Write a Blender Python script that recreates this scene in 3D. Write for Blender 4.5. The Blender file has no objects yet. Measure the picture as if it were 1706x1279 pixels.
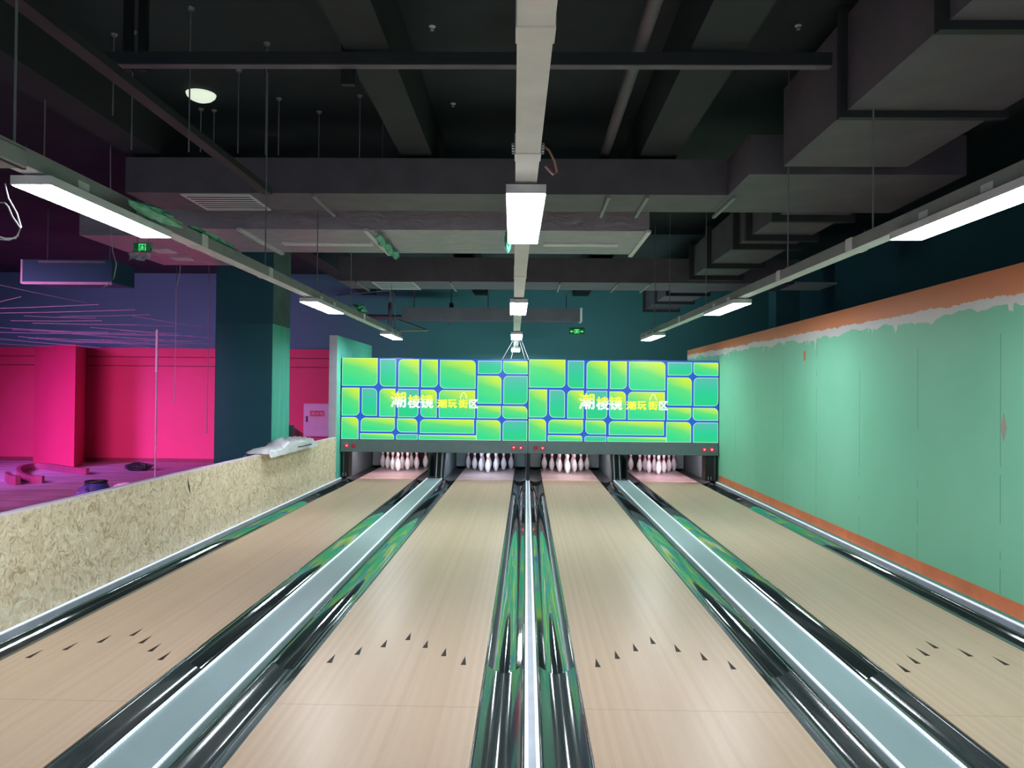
import bpy, math, random
from mathutils import Vector, Matrix, Euler
random.seed(7)
S = bpy.context.scene
COL = S.collection
# ------------------------------------------------------------------ camera, world, exposure
F_PX, CAM_H = 1280.0, 1.62
cam_d = bpy.data.cameras.new('camera'); cam = bpy.data.objects.new('camera', cam_d); COL.objects.link(cam)
cam_d.sensor_width = 36.0; cam_d.lens = 36.0 * F_PX / 1706.0; cam_d.clip_start = 0.05; cam_d.clip_end = 100
YAW, PITCH, ROLL = math.atan(24 / F_PX), math.atan(14.5 / F_PX), 0.0095
CAM_R = (Matrix.Rotation(YAW, 3, 'Z') @ Matrix.Rotation(math.pi / 2 + PITCH, 3, 'X') @ Matrix.Rotation(ROLL, 3, 'Z'))
cam.location = (0, 0, CAM_H); cam.rotation_euler = CAM_R.to_euler()
S.camera = cam
w = bpy.data.worlds.new('world'); S.world = w; w.use_nodes = True
w.node_tree.nodes['Background'].inputs[0].default_value = (0.50, 0.66, 0.85, 1)
w.node_tree.nodes['Background'].inputs[1].default_value = 0.36
S.view_settings.view_transform = 'Standard'; S.view_settings.look = 'None'
S.view_settings.exposure = 0.12; S.view_settings.gamma = 1.0; S.view_settings.use_curve_mapping = False
LAMP_L = 46.0                      # radiance of the tube-row panels
def area(name, loc, rot, sx, sy, power, col):
    l = bpy.data.lights.new(name, 'AREA'); l.shape = 'RECTANGLE'; l.size = sx; l.size_y = sy; l.energy = power; l.color = col
    o = bpy.data.objects.new(name, l); o.location = loc; o.rotation_euler = rot; COL.objects.link(o); return o
# the coloured wash of the room beyond the half wall
def wash(name, loc, target, sx, sy, power, col, spread):
    o = area(name, loc, (0, 0, 0), sx, sy, power, col); o.data.spread = math.radians(spread)
    o.rotation_euler = (Vector(target) - Vector(loc)).to_track_quat('-Z', 'Y').to_euler()
wash('pink_wash_light', (-8.8, 7.6, 2.2), (-8.6, 18.6, 0.35), 3.0, 1.0, 92, (1.0, 0.30, 0.78), 62)
wash('violet_wash_light', (-13.0, 10.0, 3.2), (-10.9, 15.8, -.1), 1.5, 1.5, 95, (0.66, 0.22, 1.0), 55)
wash('pinsetter_bay_light', (0, 15.8, 1.3), (0, 16.8, 4.5), 6.4, .3, 66, (0.74, 1.0, 0.88), 180)   # work light of the machine bay behind the screens

def ray(px, py):
    return CAM_R @ Vector(((px - 853) / F_PX, -(py - 639.5) / F_PX, -1))
def at(px, py, Y):                 # the point seen at a pixel of the photograph, Y metres down the lanes
    d = ray(px, py); t = Y / d.y
    return Vector((0, 0, CAM_H)) + d * t
def atz(px, py, z):                # the same at a height
    d = ray(px, py); t = (z - CAM_H) / d.z
    return Vector((0, 0, CAM_H)) + d * t

# ------------------------------------------------------------------ materials
def srgb(r, g, b):
    f = lambda c: (c / 255 / 12.92) if c / 255 <= .04045 else ((c / 255 + .055) / 1.055) ** 2.4
    return (f(r), f(g), f(b), 1)
class NT:
    def __init__(s, name):
        s.m = bpy.data.materials.new(name); s.m.use_nodes = True; s.t = s.m.node_tree
        s.b = s.t.nodes['Principled BSDF']
    def n(s, kind, **kw):
        x = s.t.nodes.new(kind)
        for k, v in kw.items():
            if k[0] == '_': setattr(x, k[1:], v)
        return x
    def l(s, a, b): s.t.links.new(a, b)
    def coord(s, scale=(1, 1, 1), kind='Object'):
        c = s.n('ShaderNodeTexCoord'); m = s.n('ShaderNodeMapping'); m.inputs['Scale'].default_value = scale
        s.l(c.outputs[kind], m.inputs['Vector']); return m.outputs['Vector']
    def noise(s, scale, vec, detail=4, rough=.55, dist=0):
        x = s.n('ShaderNodeTexNoise'); x.inputs['Scale'].default_value = scale; x.inputs['Detail'].default_value = detail
        x.inputs['Roughness'].default_value = rough; x.inputs['Distortion'].default_value = dist
        s.l(vec, x.inputs['Vector']); return x.outputs['Fac']
    def ramp(s, fac, stops):
        r = s.n('ShaderNodeValToRGB'); e = r.color_ramp.elements
        e[0].position, e[0].color = stops[0]; e[1].position, e[1].color = stops[-1]
        for p, c in stops[1:-1]:
            q = e.new(p); q.color = c
        s.l(fac, r.inputs['Fac']); return r.outputs['Color']
    def math(s, op, a, b=None, clamp=False):
        x = s.n('ShaderNodeMath'); x.operation = op; x.use_clamp = clamp
        for i, v in enumerate((a, b)):
            if v is None: continue
            if isinstance(v, (int, float)): x.inputs[i].default_value = v
            else: s.l(v, x.inputs[i])
        return x.outputs[0]
    def mix(s, fac, a, b):
        x = s.n('ShaderNodeMix'); x.data_type = 'RGBA'
        if isinstance(fac, (int, float)): x.inputs[0].default_value = fac
        else: s.l(fac, x.inputs[0])
        for i, v in ((6, a), (7, b)):
            if isinstance(v, tuple): x.inputs[i].default_value = v
            else: s.l(v, x.inputs[i])
        return x.outputs[2]
    def bump(s, h, strength=.2, dist=.01):
        b = s.n('ShaderNodeBump'); b.inputs['Strength'].default_value = strength; b.inputs['Distance'].default_value = dist
        s.l(h, b.inputs['Height']); s.l(b.outputs[0], s.b.inputs['Normal'])
    def set(s, **kw):
        names = dict(color='Base Color', rough='Roughness', metal='Metallic', spec='Specular IOR Level', ecol='Emission Color', estr='Emission Strength', trans='Transmission Weight', alpha='Alpha', coat='Coat Weight')
        for k, v in kw.items():
            i = s.b.inputs[names[k]]
            if hasattr(v, 'is_linked'): s.l(v, i)
            else: i.default_value = v
        return s
def plain(name, col, rough=.5, metal=0, var=.12, scale=6, spec=.5, stretch=(1, 1, 1)):
    """a paint or plastic with a little unevenness of its own"""
    t = NT(name); v = t.coord(stretch); f = t.noise(scale, v)
    lo = tuple(c * (1 - var) for c in col[:3]) + (1,); hi = tuple(min(1, c * (1 + var)) for c in col[:3]) + (1,)
    t.set(color=t.ramp(f, [(.3, lo), (.7, hi)]), rough=rough, metal=metal, spec=spec)
    return t.m
def glow(name, col, strength, base=None):
    t = NT(name); t.set(color=base or (.8, .8, .8, 1), rough=.4, ecol=col, estr=strength); return t.m

M = {}
M['lamp'] = glow('lamp_diffuser', (.86, .94, 1, 1), LAMP_L)
M['white_metal'] = plain('white_metal', (.80, .80, .83, 1), .45, var=.06)
M['grey_metal'] = plain('grey_metal', (.30, .32, .32, 1), .5, var=.1)
M['rod'] = plain('galvanised_rod', (.30, .31, .34, 1), .4, .3)
M['black'] = plain('black_paint', (.012, .014, .016, 1), .55)
M['black_soft'] = plain('black_soft', (.02, .022, .025, 1), .8)
M['pit'] = plain('pit_grey', (.07, .095, .10, 1), .6)
M['header'] = plain('header_grey', (.14, .205, .215, 1), .5, var=.06)
M['duct'] = plain('duct_dark', (.145, .128, .16, 1), .6, var=.15, scale=2.5)
M['duct_black'] = plain('duct_black', (.035, .038, .042, 1), .6, var=.15, scale=2.5)
t = NT('duct_foil'); v = t.coord((1, 2.2, 2)); f = t.noise(3.2, v, 6, .6, .8)
t.set(color=t.ramp(f, [(.3, (.42, .36, .42, 1)), (.7, (.56, .48, .56, 1))]), rough=.42, metal=.2); t.bump(f, .5, .05); M['foil'] = t.m
M['ceiling'] = plain('ceiling_black_green', (.024, .036, .042, 1), .85, var=.35, scale=.9)
M['beam'] = plain('beam_dark', (.026, .034, .040, 1), .8, var=.2, scale=1.2)
t = NT('back_wall_paint'); v = t.coord(); f = t.noise(.5, v, 3)
t.set(color=t.ramp(f, [(.3, (.075, .27, .30, 1)), (.7, (.09, .285, .35, 1))]), rough=.7); M['back_wall'] = t.m
M['dark_wall'] = plain('dark_wall_paint', (.045, .17, .24, 1), .75, scale=.7)
M['concrete'] = plain('bare_floor', (.44, .30, .42, 1), .6, var=.3, scale=1.3, stretch=(1, 3, 1))
t = NT('pink_paint'); v = t.coord(); f = t.noise(.6, v, 3)
t.set(color=t.ramp(f, [(.3, (.62, .040, .13, 1)), (.7, (.70, .050, .16, 1))]), rough=.55); M['pink'] = t.m
M['pink_groove'] = plain('pink_groove', (.22, .02, .05, 1), .6)
M['pillar_blue'] = plain('pillar_navy', (.05, .21, .27, 1), .6, var=.08, scale=.8)
t = NT('pillar_green'); v = t.coord((6, 6, .7)); f = t.noise(1.2, v, 5, .6, .5)
t.set(color=t.ramp(f, [(.3, (.10, .58, .43, 1)), (.7, (.16, .68, .53, 1))]), rough=.6); M['pillar_green'] = t.m
M['pillar_raw'] = plain('pillar_raw', (.13, .20, .20, 1), .8, var=.2, scale=2)
M['lilac'] = plain('lilac_edge', (.85, .72, .88, 1), .6, var=.05)
# the half-painted plasterboard wall
t = NT('green_plasterboard')
tc = t.n('ShaderNodeTexCoord'); sp = t.n('ShaderNodeSeparateXYZ'); t.l(tc.outputs['Object'], sp.inputs[0])
yv, zv = sp.outputs['Y'], sp.outputs['Z']; vec = tc.outputs['Object']
g = t.ramp(t.noise(.55, vec, 3), [(.3, (.205, .60, .385, 1)), (.7, (.26, .67, .46, 1))])
seam = t.math('FRACT', t.math('DIVIDE', t.math('ADD', yv, 12 - 5.74 + .006), 1.2))
seam_m = t.math('MULTIPLY', t.math('LESS_THAN', seam, .008), t.math('GREATER_THAN', t.noise(2.0, t.coord((1, 1, 1.5)), 2), .46))
g = t.mix(t.math('MULTIPLY', seam_m, .55), g, (.06, .16, .12, 1))
n1 = t.noise(2.3, t.coord((1, 1, .25)), 8, .82, .3); n2 = t.noise(9, t.coord((1, 1, .10)), 3, .6, .5)
slope = t.math('MULTIPLY', t.math('SUBTRACT', 8.0, yv), .010)
low_o = t.math('SUBTRACT', t.math('ADD', t.math('MULTIPLY', t.math('SUBTRACT', n1, .5), .16), 2.385), slope)
drip = t.math('MULTIPLY', t.math('MAXIMUM', t.math('SUBTRACT', n2, .60), 0), 1.1)
low_w = t.math('SUBTRACT', t.math('SUBTRACT', t.math('ADD', t.math('MULTIPLY', t.math('SUBTRACT', t.noise(1.3, t.coord((1, 1, .2)), 4, .6), .5), .30), 2.30), drip), slope)
low_w = t.math('MINIMUM', low_w, t.math('SUBTRACT', low_o, .03))
c = t.mix(t.math('GREATER_THAN', zv, low_w), g, (.78, .74, .74, 1))
c = t.mix(t.math('GREATER_THAN', zv, low_o), c, (.80, .27, .13, 1))
dy = t.math('SUBTRACT', yv, 9.74); dz = t.math('SUBTRACT', zv, 2.12)
spot = t.math('MULTIPLY', t.math('LESS_THAN', t.math('ABSOLUTE', dy), .045), t.math('LESS_THAN', t.math('ABSOLUTE', dz), .06))
c = t.mix(spot, c, (.56, .20, .09, 1))
# a torn joint at the second seam
dy = t.math('ABSOLUTE', t.math('SUBTRACT', yv, 5.70)); dz = t.math('ABSOLUTE', t.math('SUBTRACT', zv, 1.40))
tear = t.math('LESS_THAN', t.math('ADD', t.math('MULTIPLY', dy, 26), t.math('MULTIPLY', dz, 9)), 1.0)
c = t.mix(tear, c, (.42, .36, .30, 1))
t.set(color=c, rough=.55); M['green_wall'] = t.m
M['orange'] = plain('orange_paint', (.78, .22, .09, 1), .55, var=.15, scale=3)
# oriented strand board
t = NT('strand_board')
vec = t.coord((1, 1, 1)); wob = t.n('ShaderNodeTexNoise'); wob.inputs['Scale'].default_value = 5; t.l(vec, wob.inputs['Vector'])
vm = t.n('ShaderNodeVectorMath'); vm.operation = 'MULTIPLY_ADD'; t.l(wob.outputs['Color'], vm.inputs[0]); vm.inputs[1].default_value = (.5, .5, .5); t.l(vec, vm.inputs[2])
def chips(sc, stretch):
    mp = t.n('ShaderNodeMapping'); mp.inputs['Scale'].default_value = stretch; t.l(vm.outputs[0], mp.inputs['Vector'])
    vo = t.n('ShaderNodeTexVoronoi'); vo.inputs['Scale'].default_value = sc; t.l(mp.outputs[0], vo.inputs['Vector'])
    s2 = t.n('ShaderNodeSeparateColor'); t.l(vo.outputs['Color'], s2.inputs[0]); return s2.outputs[0], vo.outputs['Distance']
a, da = chips(14, (1, 1, 2.4)); b, db = chips(20, (1, 2.6, 1))
fac = t.math('ADD', t.math('MULTIPLY', a, .5), t.math('MULTIPLY', b, .5))
c = t.ramp(fac, [(.1, (.54, .41, .25, 1)), (.35, (.78, .64, .43, 1)), (.65, (.88, .75, .55, 1)), (.9, (.96, .88, .70, 1))])
fine = t.noise(60, vec, 3); c = t.mix(t.math('MULTIPLY', t.math('GREATER_THAN', fine, .66), .45), c, (.25, .18, .09, 1))
sp = t.n('ShaderNodeSeparateXYZ'); t.l(vec, sp.inputs[0])
dy = t.math('ABSOLUTE', t.math('SUBTRACT', t.math('ADD', sp.outputs['Y'], t.math('MULTIPLY', sp.outputs['Z'], .4)), 7.97)); dz = t.math('ABSOLUTE', t.math('SUBTRACT', sp.outputs['Z'], .64))
c = t.mix(t.math('LESS_THAN', t.math('ADD', t.math('MULTIPLY', dy, 40), t.math('MULTIPLY', dz, 10)), 1.0), c, (.09, .07, .04, 1))
t.set(color=c, rough=.7); t.bump(fac, .25, .01); M['osb'] = t.m
# lane boards
t = NT('lane_boards'); vec = t.coord()
bx = t.n('ShaderNodeSeparateXYZ'); t.l(vec, bx.inputs[0])
board = t.math('FLOOR', t.math('DIVIDE', bx.outputs['X'], .027)); wn = t.n('ShaderNodeTexWhiteNoise'); wn.noise_dimensions = '1D'; t.l(board, wn.inputs['W'])
st = t.noise(9, t.coord((14, .5, 1)), 6, .7); big = t.noise(.8, vec, 2)
f = t.math('ADD', t.math('MULTIPLY', wn.outputs['Value'], .3), t.math('ADD', t.math('MULTIPLY', st, .5), t.math('MULTIPLY', big, .2)))
c = t.ramp(f, [(.2, (.62, .43, .30, 1)), (.5, (.68, .48, .345, 1)), (.8, (.73, .525, .385, 1))])
jt = t.math('LESS_THAN', t.math('ABSOLUTE', t.math('SUBTRACT', bx.outputs['Y'], 3.72)), .004)
c = t.mix(t.math('MULTIPLY', jt, .35), c, (.2, .14, .1, 1))
t.set(color=c, rough=.33, spec=.38); M['lane'] = t.m
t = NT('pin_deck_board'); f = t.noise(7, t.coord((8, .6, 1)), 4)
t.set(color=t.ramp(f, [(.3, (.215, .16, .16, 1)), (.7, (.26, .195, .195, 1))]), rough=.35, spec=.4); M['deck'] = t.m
M['arrow'] = plain('arrow_inlay', (.03, .02, .014, 1), .5, spec=.15)
# gutters: polished black plastic
t = NT('gutter_plastic'); f = t.noise(5, t.coord((5, .35, 5)), 5, .65); g2 = t.noise(1.2, t.coord((1, .4, 1)), 3)
t.set(color=t.ramp(g2, [(.3, (.018, .028, .027, 1)), (.7, (.034, .046, .046, 1))]), rough=t.math('ADD', t.math('MULTIPLY', f, .07), .03), coat=1.0, spec=1.0)
f2 = t.noise(3, t.coord((26, .22, 26)), 4, .6); t.bump(f2, .22, .0014); M['gutter'] = t.m
t = NT('gutter_plastic_worn'); f = t.noise(4, t.coord((5, .35, 5)), 5, .65)
t.set(color=t.ramp(f, [(.3, (.030, .043, .043, 1)), (.7, (.060, .075, .076, 1))]), rough=t.math('ADD', t.math('MULTIPLY', f, .10), .07), spec=.9, coat=.6)
f2 = t.noise(3, t.coord((20, .15, 20)), 3, .5); t.bump(f2, .25, .0012); M['gutter_near'] = t.m
M['cover'] = plain('track_cover_grey', (.32, .42, .44, 1), .38, var=.10, scale=1.5, stretch=(1, .4, 1))
M['cap'] = plain('capping_dark', (.05, .06, .065, 1), .35)
M['cap_pale'] = plain('capping_pale', (.40, .42, .50, 1), .3)
t = NT('led_rope'); sp = t.n('ShaderNodeSeparateXYZ'); t.l(t.coord(), sp.inputs[0])
wv = t.math('ADD', t.math('MULTIPLY', t.math('SINE', t.math('MULTIPLY', sp.outputs['Y'], 2 * math.pi / .026)), .42), .66)
t.set(color=(.75, .78, .85, 1), rough=.25, ecol=(.80, .90, 1, 1), estr=t.math('MULTIPLY', wv, .85)); M['led'] = t.m
M['pin'] = plain('pin_white', (.78, .77, .78, 1), .25, var=.03)
M['pin_red'] = plain('pin_red', (.75, .02, .09, 1), .3)
M['chrome'] = plain('dull_steel', (.5, .52, .55, 1), .3, .7)
# lit screen
def cell_mat(name, c0, c1, diag=True):
    t = NT(name); tc = t.n('ShaderNodeTexCoord'); sp = t.n('ShaderNodeSeparateXYZ'); t.l(tc.outputs['UV'], sp.inputs[0])
    if diag: f = t.math('ADD', t.math('MULTIPLY', sp.outputs['X'], .45), t.math('SUBTRACT', t.math('MULTIPLY', sp.outputs['Y'], 1.0), .30))
    else: f = sp.outputs['Y']
    f = t.math('ADD', f, t.math('MULTIPLY', t.math('SUBTRACT', t.noise(2.0, t.coord((1, 1, 4)), 3), .5), .25))
    e = t.ramp(f, [(.0, c0[0]), (.5, c0[1]), (1, c1)])
    t.set(color=(.02, .02, .02, 1), rough=.5, spec=.2, ecol=e, estr=.92); return t.m
M['cell_y'] = cell_mat('screen_green_yellow', (srgb(48, 222, 145), srgb(92, 226, 125)), srgb(212, 242, 40))
M['cell_t'] = cell_mat('screen_green_teal', (srgb(32, 212, 130), srgb(40, 206, 155)), srgb(90, 190, 175), False)
M['rim'] = glow('screen_rim', srgb(200, 255, 225), .95, (.02, .02, .02, 1))
M['blue'] = glow('screen_blue', srgb(22, 92, 205), .9, (.02, .02, .02, 1))
M['txt_white'] = glow('letter_white', srgb(240, 255, 235), 1.0, (.02, .02, .02, 1))
M['txt_yellow'] = glow('letter_yellow', srgb(240, 248, 70), 1.0, (.02, .02, .02, 1))
t = NT('letter_fade'); tc = t.n('ShaderNodeTexCoord'); sp = t.n('ShaderNodeSeparateXYZ'); t.l(tc.outputs['UV'], sp.inputs[0])
t.set(color=(.02, .02, .02, 1), ecol=t.ramp(sp.outputs['Y'], [(.42, srgb(240, 255, 240)), (.72, srgb(232, 246, 70))]), estr=1.0); M['txt_fade'] = t.m
M['txt_edge'] = glow('letter_edge', srgb(120, 150, 60), .6, (.02, .02, .02, 1))
M['red'] = glow('indicator_red', (.70, .012, .04, 1), .62, (.2, .01, .01, 1))
M['red_dim'] = glow('indicator_red_dim', (.6, .03, .06, 1), .25, (.1, .01, .01, 1))
M['red_hot'] = glow('indicator_symbol', (1, .38, .42, 1), .95)
M['exit_green'] = glow('exit_green', (.01, .40, .08, 1), .10, (.01, .1, .02, 1))
M['exit_hot'] = glow('exit_symbol', (.05, .95, .22, 1), 1.15)
t = NT('clear_wrap'); f = t.noise(14, t.coord(), 5); t.set(color=(.9, .9, .95, 1), rough=.12, alpha=t.math('MULTIPLY', t.math('GREATER_THAN', f, .52), .38)); t.bump(f, .8, .03); M['wrap'] = t.m
t = NT('bag_plastic'); f = t.noise(7, t.coord(), 5); t.set(color=t.ramp(f, [(.3, (.74, .68, .78, 1)), (.7, (.92, .88, .93, 1))]), rough=.3); t.bump(f, .5, .04); M['bag'] = t.m
t = NT('green_film'); f = t.noise(10, t.coord(), 5); t.set(color=t.ramp(f, [(.3, (.03, .30, .16, 1)), (.7, (.20, .62, .42, 1))]), rough=.25); t.bump(f, .6, .03); M['film'] = t.m
M['dome'] = glow('dome_glass', (.80, .92, .72, 1), .80)
M['cable'] = plain('white_cable', (.6, .62, .66, 1), .4)
M['red_wire'] = plain('red_wire', (.6, .25, .22, 1), .4)
M['violet_wire'] = plain('thin_wire', (.55, .5, .62, 1), .35, .4)
M['cabinet'] = plain('cabinet_white', (.58, .50, .66, 1), .4, var=.05)
M['plate_red'] = plain('plate_red', (.62, .04, .07, 1), .5)
M['bucket'] = plain('bucket_blue', (.035, .06, .20, 1), .4)
M['bag_violet'] = plain('violet_plastic', (.22, .13, .50, 1), .3, var=.4, scale=9)
M['curve_pink'] = plain('curved_board_pink', (.26, .045, .11, 1), .55)
M['grey_board'] = plain('grey_board', (.18, .2, .21, 1), .6)

# ------------------------------------------------------------------ mesh builder
OFF = {}
class MB:
    def __init__(s): s.v = []; s.f = []; s.mi = []; s.uv = {}
    def add(s, vs, fs, mi=0, uvs=None):
        o = len(s.v); s.v += [Vector(p) for p in vs]
        for f in fs:
            s.f.append([i + o for i in f]); s.mi.append(mi)
            if uvs: s.uv[len(s.f) - 1] = [uvs[i] for i in f]
        return s
    def box(s, x0, x1, y0, y1, z0, z1, mi=0):
        vs = [(x, y, z) for z in (z0, z1) for y in (y0, y1) for x in (x0, x1)]
        return s.add(vs, [(0, 2, 3, 1), (4, 5, 7, 6), (0, 1, 5, 4), (1, 3, 7, 5), (3, 2, 6, 7), (2, 0, 4, 6)], mi)
    def tube(s, pts, r, n=8, mi=0, cap=True):
        pts = [Vector(p) for p in pts]; rings = []
        for i, p in enumerate(pts):
            d = (pts[min(i + 1, len(pts) - 1)] - pts[max(i - 1, 0)]).normalized()
            a = Vector((0, 0, 1)) if abs(d.z) < .9 else Vector((1, 0, 0))
            u = d.cross(a).normalized(); v = d.cross(u)
            rr = r[i] if isinstance(r, (list, tuple)) else r
            rings.append([p + (u * math.cos(2 * math.pi * k / n) + v * math.sin(2 * math.pi * k / n)) * rr for k in range(n)])
        vs = [q for ring in rings for q in ring]; fs = []
        for i in range(len(pts) - 1):
            for k in range(n):
                a, b = i * n + k, i * n + (k + 1) % n; fs.append((a, b, b + n, a + n))
        if cap: fs += [tuple(range(n - 1, -1, -1)), tuple(range((len(pts) - 1) * n, len(pts) * n))]
        return s.add(vs, fs, mi)
    def lathe(s, prof, c, n=20, mi=0, axis='Z', squash=(1, 1)):
        vs, fs = [], []
        for (h, r) in prof:
            for k in range(n):
                a = 2 * math.pi * k / n
                p = (math.cos(a) * r * squash[0], math.sin(a) * r * squash[1], h)
                if axis == 'Y': p = (p[0], p[2], p[1])
                vs.append(Vector(c) + Vector(p))
        for i in range(len(prof) - 1):
            for k in range(n):
                a, b = i * n + k, i * n + (k + 1) % n; fs.append((a, b, b + n, a + n))
        fs += [tuple(range(n - 1, -1, -1)), tuple(range((len(prof) - 1) * n, len(prof) * n))]
        return s.add(vs, fs, mi)
    def extrude_y(s, poly, y0, y1, mi=0):            # poly of (x, z)
        n = len(poly); vs = [(x, y0, z) for x, z in poly] + [(x, y1, z) for x, z in poly]
        fs = [(i, (i + 1) % n, (i + 1) % n + n, i + n) for i in range(n)] + [tuple(range(3 * n - 1, 2 * n - 1, -1)), tuple(range(3 * n, 4 * n))]
        return s.add(vs + vs, fs, mi)          # the end faces keep vertices of their own
    def extrude_z(s, poly, z0, z1, mi=0):            # poly of (x, y)
        n = len(poly); vs = [(x, y, z0) for x, y in poly] + [(x, y, z1) for x, y in poly]
        fs = [(i, (i + 1) % n, (i + 1) % n + n, i + n) for i in range(n)] + [tuple(range(n - 1, -1, -1)), tuple(range(n, 2 * n))]
        return s.add(vs, fs, mi)
    def plate(s, poly, y, mi=0, uvs=None):           # face towards the camera, poly of (x, z)
        return s.add([(x, y, z) for x, z in poly], [tuple(range(len(poly)))], mi, uvs)
    def build(s, name, mats, parent=None, smooth=False, bevel=0, origin=None):
        if not isinstance(mats, (list, tuple)): mats = [mats]
        off = OFF.get(parent.name, Vector()) if parent else (Vector(origin) if origin else Vector())
        me = bpy.data.meshes.new(name)
        me.from_pydata([p - off for p in s.v], [], s.f)
        for m in mats: me.materials.append(m)
        for p, i in zip(me.polygons, s.mi): p.material_index = i; p.use_smooth = smooth
        if s.uv:
            ul = me.uv_layers.new(name='UVMap')
            for fi, uv in s.uv.items():
                for li, q in zip(me.polygons[fi].loop_indices, uv): ul.data[li].uv = q
        o = bpy.data.objects.new(name, me); COL.objects.link(o)
        if parent: o.parent = parent
        else: o.location = off
        OFF[o.name] = off
        fix_normals(me)
        if bevel:
            b = o.modifiers.new('bevel', 'BEVEL'); b.width = bevel; b.segments = 2; b.limit_method = 'ANGLE'
        return o
import bmesh
def fix_normals(me):
    bm = bmesh.new(); bm.from_mesh(me); bmesh.ops.recalc_face_normals(bm, faces=bm.faces); bm.to_mesh(me); bm.free()
def tag(o, label=None, cat=None, group=None, kind=None):
    for k, v in (('label', label), ('category', cat), ('group', group), ('kind', kind)):
        if v: o[k] = v
    return o
def thing(name, label, cat, loc=(0, 0, 0), group=None):
    o = bpy.data.objects.new(name, None); COL.objects.link(o); o.location = loc; o.empty_display_size = .1
    OFF[o.name] = Vector(loc); return tag(o, label, cat, group)
def copy_tree(o, parent=None):
    c = o.copy(); COL.objects.link(c); c.parent = parent
    for ch in list(o.children): copy_tree(ch, c)
    return c
def struct(o, label=None):
    o['kind'] = 'structure'
    if label: o['label'] = label
    return o

# ------------------------------------------------------------------ plan of the hall
FLOOR_Z, CEIL_Z, BACK_Y = -.18, 4.52, 19.0
LX = [-2.58, -.76, .84, 2.66]; LHW = .527; GW = .235
LANE_Y0, DECK_Y, LANE_Y1 = .25, 14.45, 16.62
MASK_Y = 14.0
WR, WL = 3.50, -3.40
LN = ['leftmost lane', 'second lane from the left', 'third lane from the left', 'rightmost lane']

struct(MB().box(-16, 6.6, -4, BACK_Y + .15, FLOOR_Z - .1, FLOOR_Z).build('floor', M['concrete']))
struct(MB().box(WL, WR, -3.5, LANE_Y0 - .005, FLOOR_Z, 0).build('floor_approach', M['lane']), 'pale wooden approach floor before the lanes')
ce = struct(MB().box(-16, 6.6, -4, BACK_Y + .15, CEIL_Z, CEIL_Z + .1).build('ceiling', M['ceiling']))
for x0, x1 in ((-1.30, -.98), (1.12, 1.50), (-4.1, -3.75), (3.7, 4.1)):
    MB().box(x0, x1, -4, BACK_Y, CEIL_Z - .5, CEIL_Z).build('beam', M['beam'], ce)
struct(MB().box(-16, 6.6, BACK_Y, BACK_Y + .15, FLOOR_Z, CEIL_Z).build('wall_back', M['back_wall']))
struct(MB().box(6.6, 6.75, -4, BACK_Y + .15, FLOOR_Z, CEIL_Z).build('wall_outer_right', M['dark_wall']))
struct(MB().box(-16.15, -16, -4, BACK_Y + .15, FLOOR_Z, CEIL_Z).build('wall_outer_left', M['dark_wall']))
# right wall, half painted
struct(MB().box(WR, WR + .12, -3.5, 16.8, FLOOR_Z, 2.575).build('wall_right', M['green_wall']), 'tall green plasterboard wall with ragged orange top band')
struct(MB().box(WR - .008, WR, -3.5, MASK_Y - .02, .055, .165).build('baseboard_right', M['orange']))
# left half wall of strand board
wl = struct(MB().box(WL - .06, WL, -3.0, 13.72, FLOOR_Z, .785).build('wall_left', M['osb']), 'waist-high strand board half wall beside the leftmost lane')
MB().box(WL - .064, WL - .004, -3.0, 13.72, .785, .797).build('top_edge', M['lilac'], wl)
wp = struct(MB().box(WL - .14, WL, 13.72, 16.8, FLOOR_Z, 2.62).build('wall_partition', M['green_wall_plain'] if 'green_wall_plain' in M else M['pillar_green']), 'narrow green partition at the left end of the screens')
MB().box(WL - .14, WL, 13.712, 13.72, FLOOR_Z, 2.62).build('end_face', M['lilac'], wp)
# pink wall of the far room
pk = struct(MB().box(-16, -4.4, BACK_Y - .08, BACK_Y, FLOOR_Z, 2.645).build('wall_pink', M['pink']), 'bright pink wall at the back of the left room')
g = MB()
for z in (2.20, 2.42): g.box(-16, -4.4, BACK_Y - .084, BACK_Y - .08, z - .012, z + .012)
g.build('groove', M['pink_groove'], pk)
MB().box(-16, -4.4, BACK_Y - .10, BACK_Y - .08, FLOOR_Z, FLOOR_Z + .09).build('skirting', M['pink_groove'], pk)
a, b_ = atz(55, 771, FLOOR_Z), atz(123, 779.4, FLOOR_Z)
struct(MB().extrude_z([(a.x, a.y), (b_.x, b_.y), (-10.95, BACK_Y - .08), (a.x - .3, BACK_Y - .08)], FLOOR_Z, 2.63).build('wall_pilaster', M['pink']), 'pink angled pilaster standing out from the pink wall')
# pillar
pc = at(452, 700, 12.5)
PX1, PX0, PY0, PY1 = pc.x, pc.x - .94, 12.5, 13.42
pl = struct(MB().box(PX0, PX1, PY0, PY1, FLOOR_Z, 2.71).build('pillar', M['pillar_blue']), 'square pillar, navy front and green side, beside the half wall')
MB().box(PX1, PX1 + .006, PY0, PY1, FLOOR_Z, 2.71).build('side_face', M['pillar_green'], pl)
MB().box(PX0, PX1 + .004, PY0 + .004, PY1, 2.71, CEIL_Z).build('upper_shaft', [M['dark_wall']], pl)
MB().box(PX1 + .004, PX1 + .007, PY0 + .004, PY1, 2.71, CEIL_Z).build('upper_side', M['pillar_raw'], pl)
# a dark pilaster in the dusk beyond the right wall
pr = at(1293, 520, 16.5)
struct(MB().box(pr.x, pr.x + .5, 16.5, 17.0, FLOOR_Z, CEIL_Z).build('pillar_right', M['back_wall']), 'dark pillar behind the top of the green wall')

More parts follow.
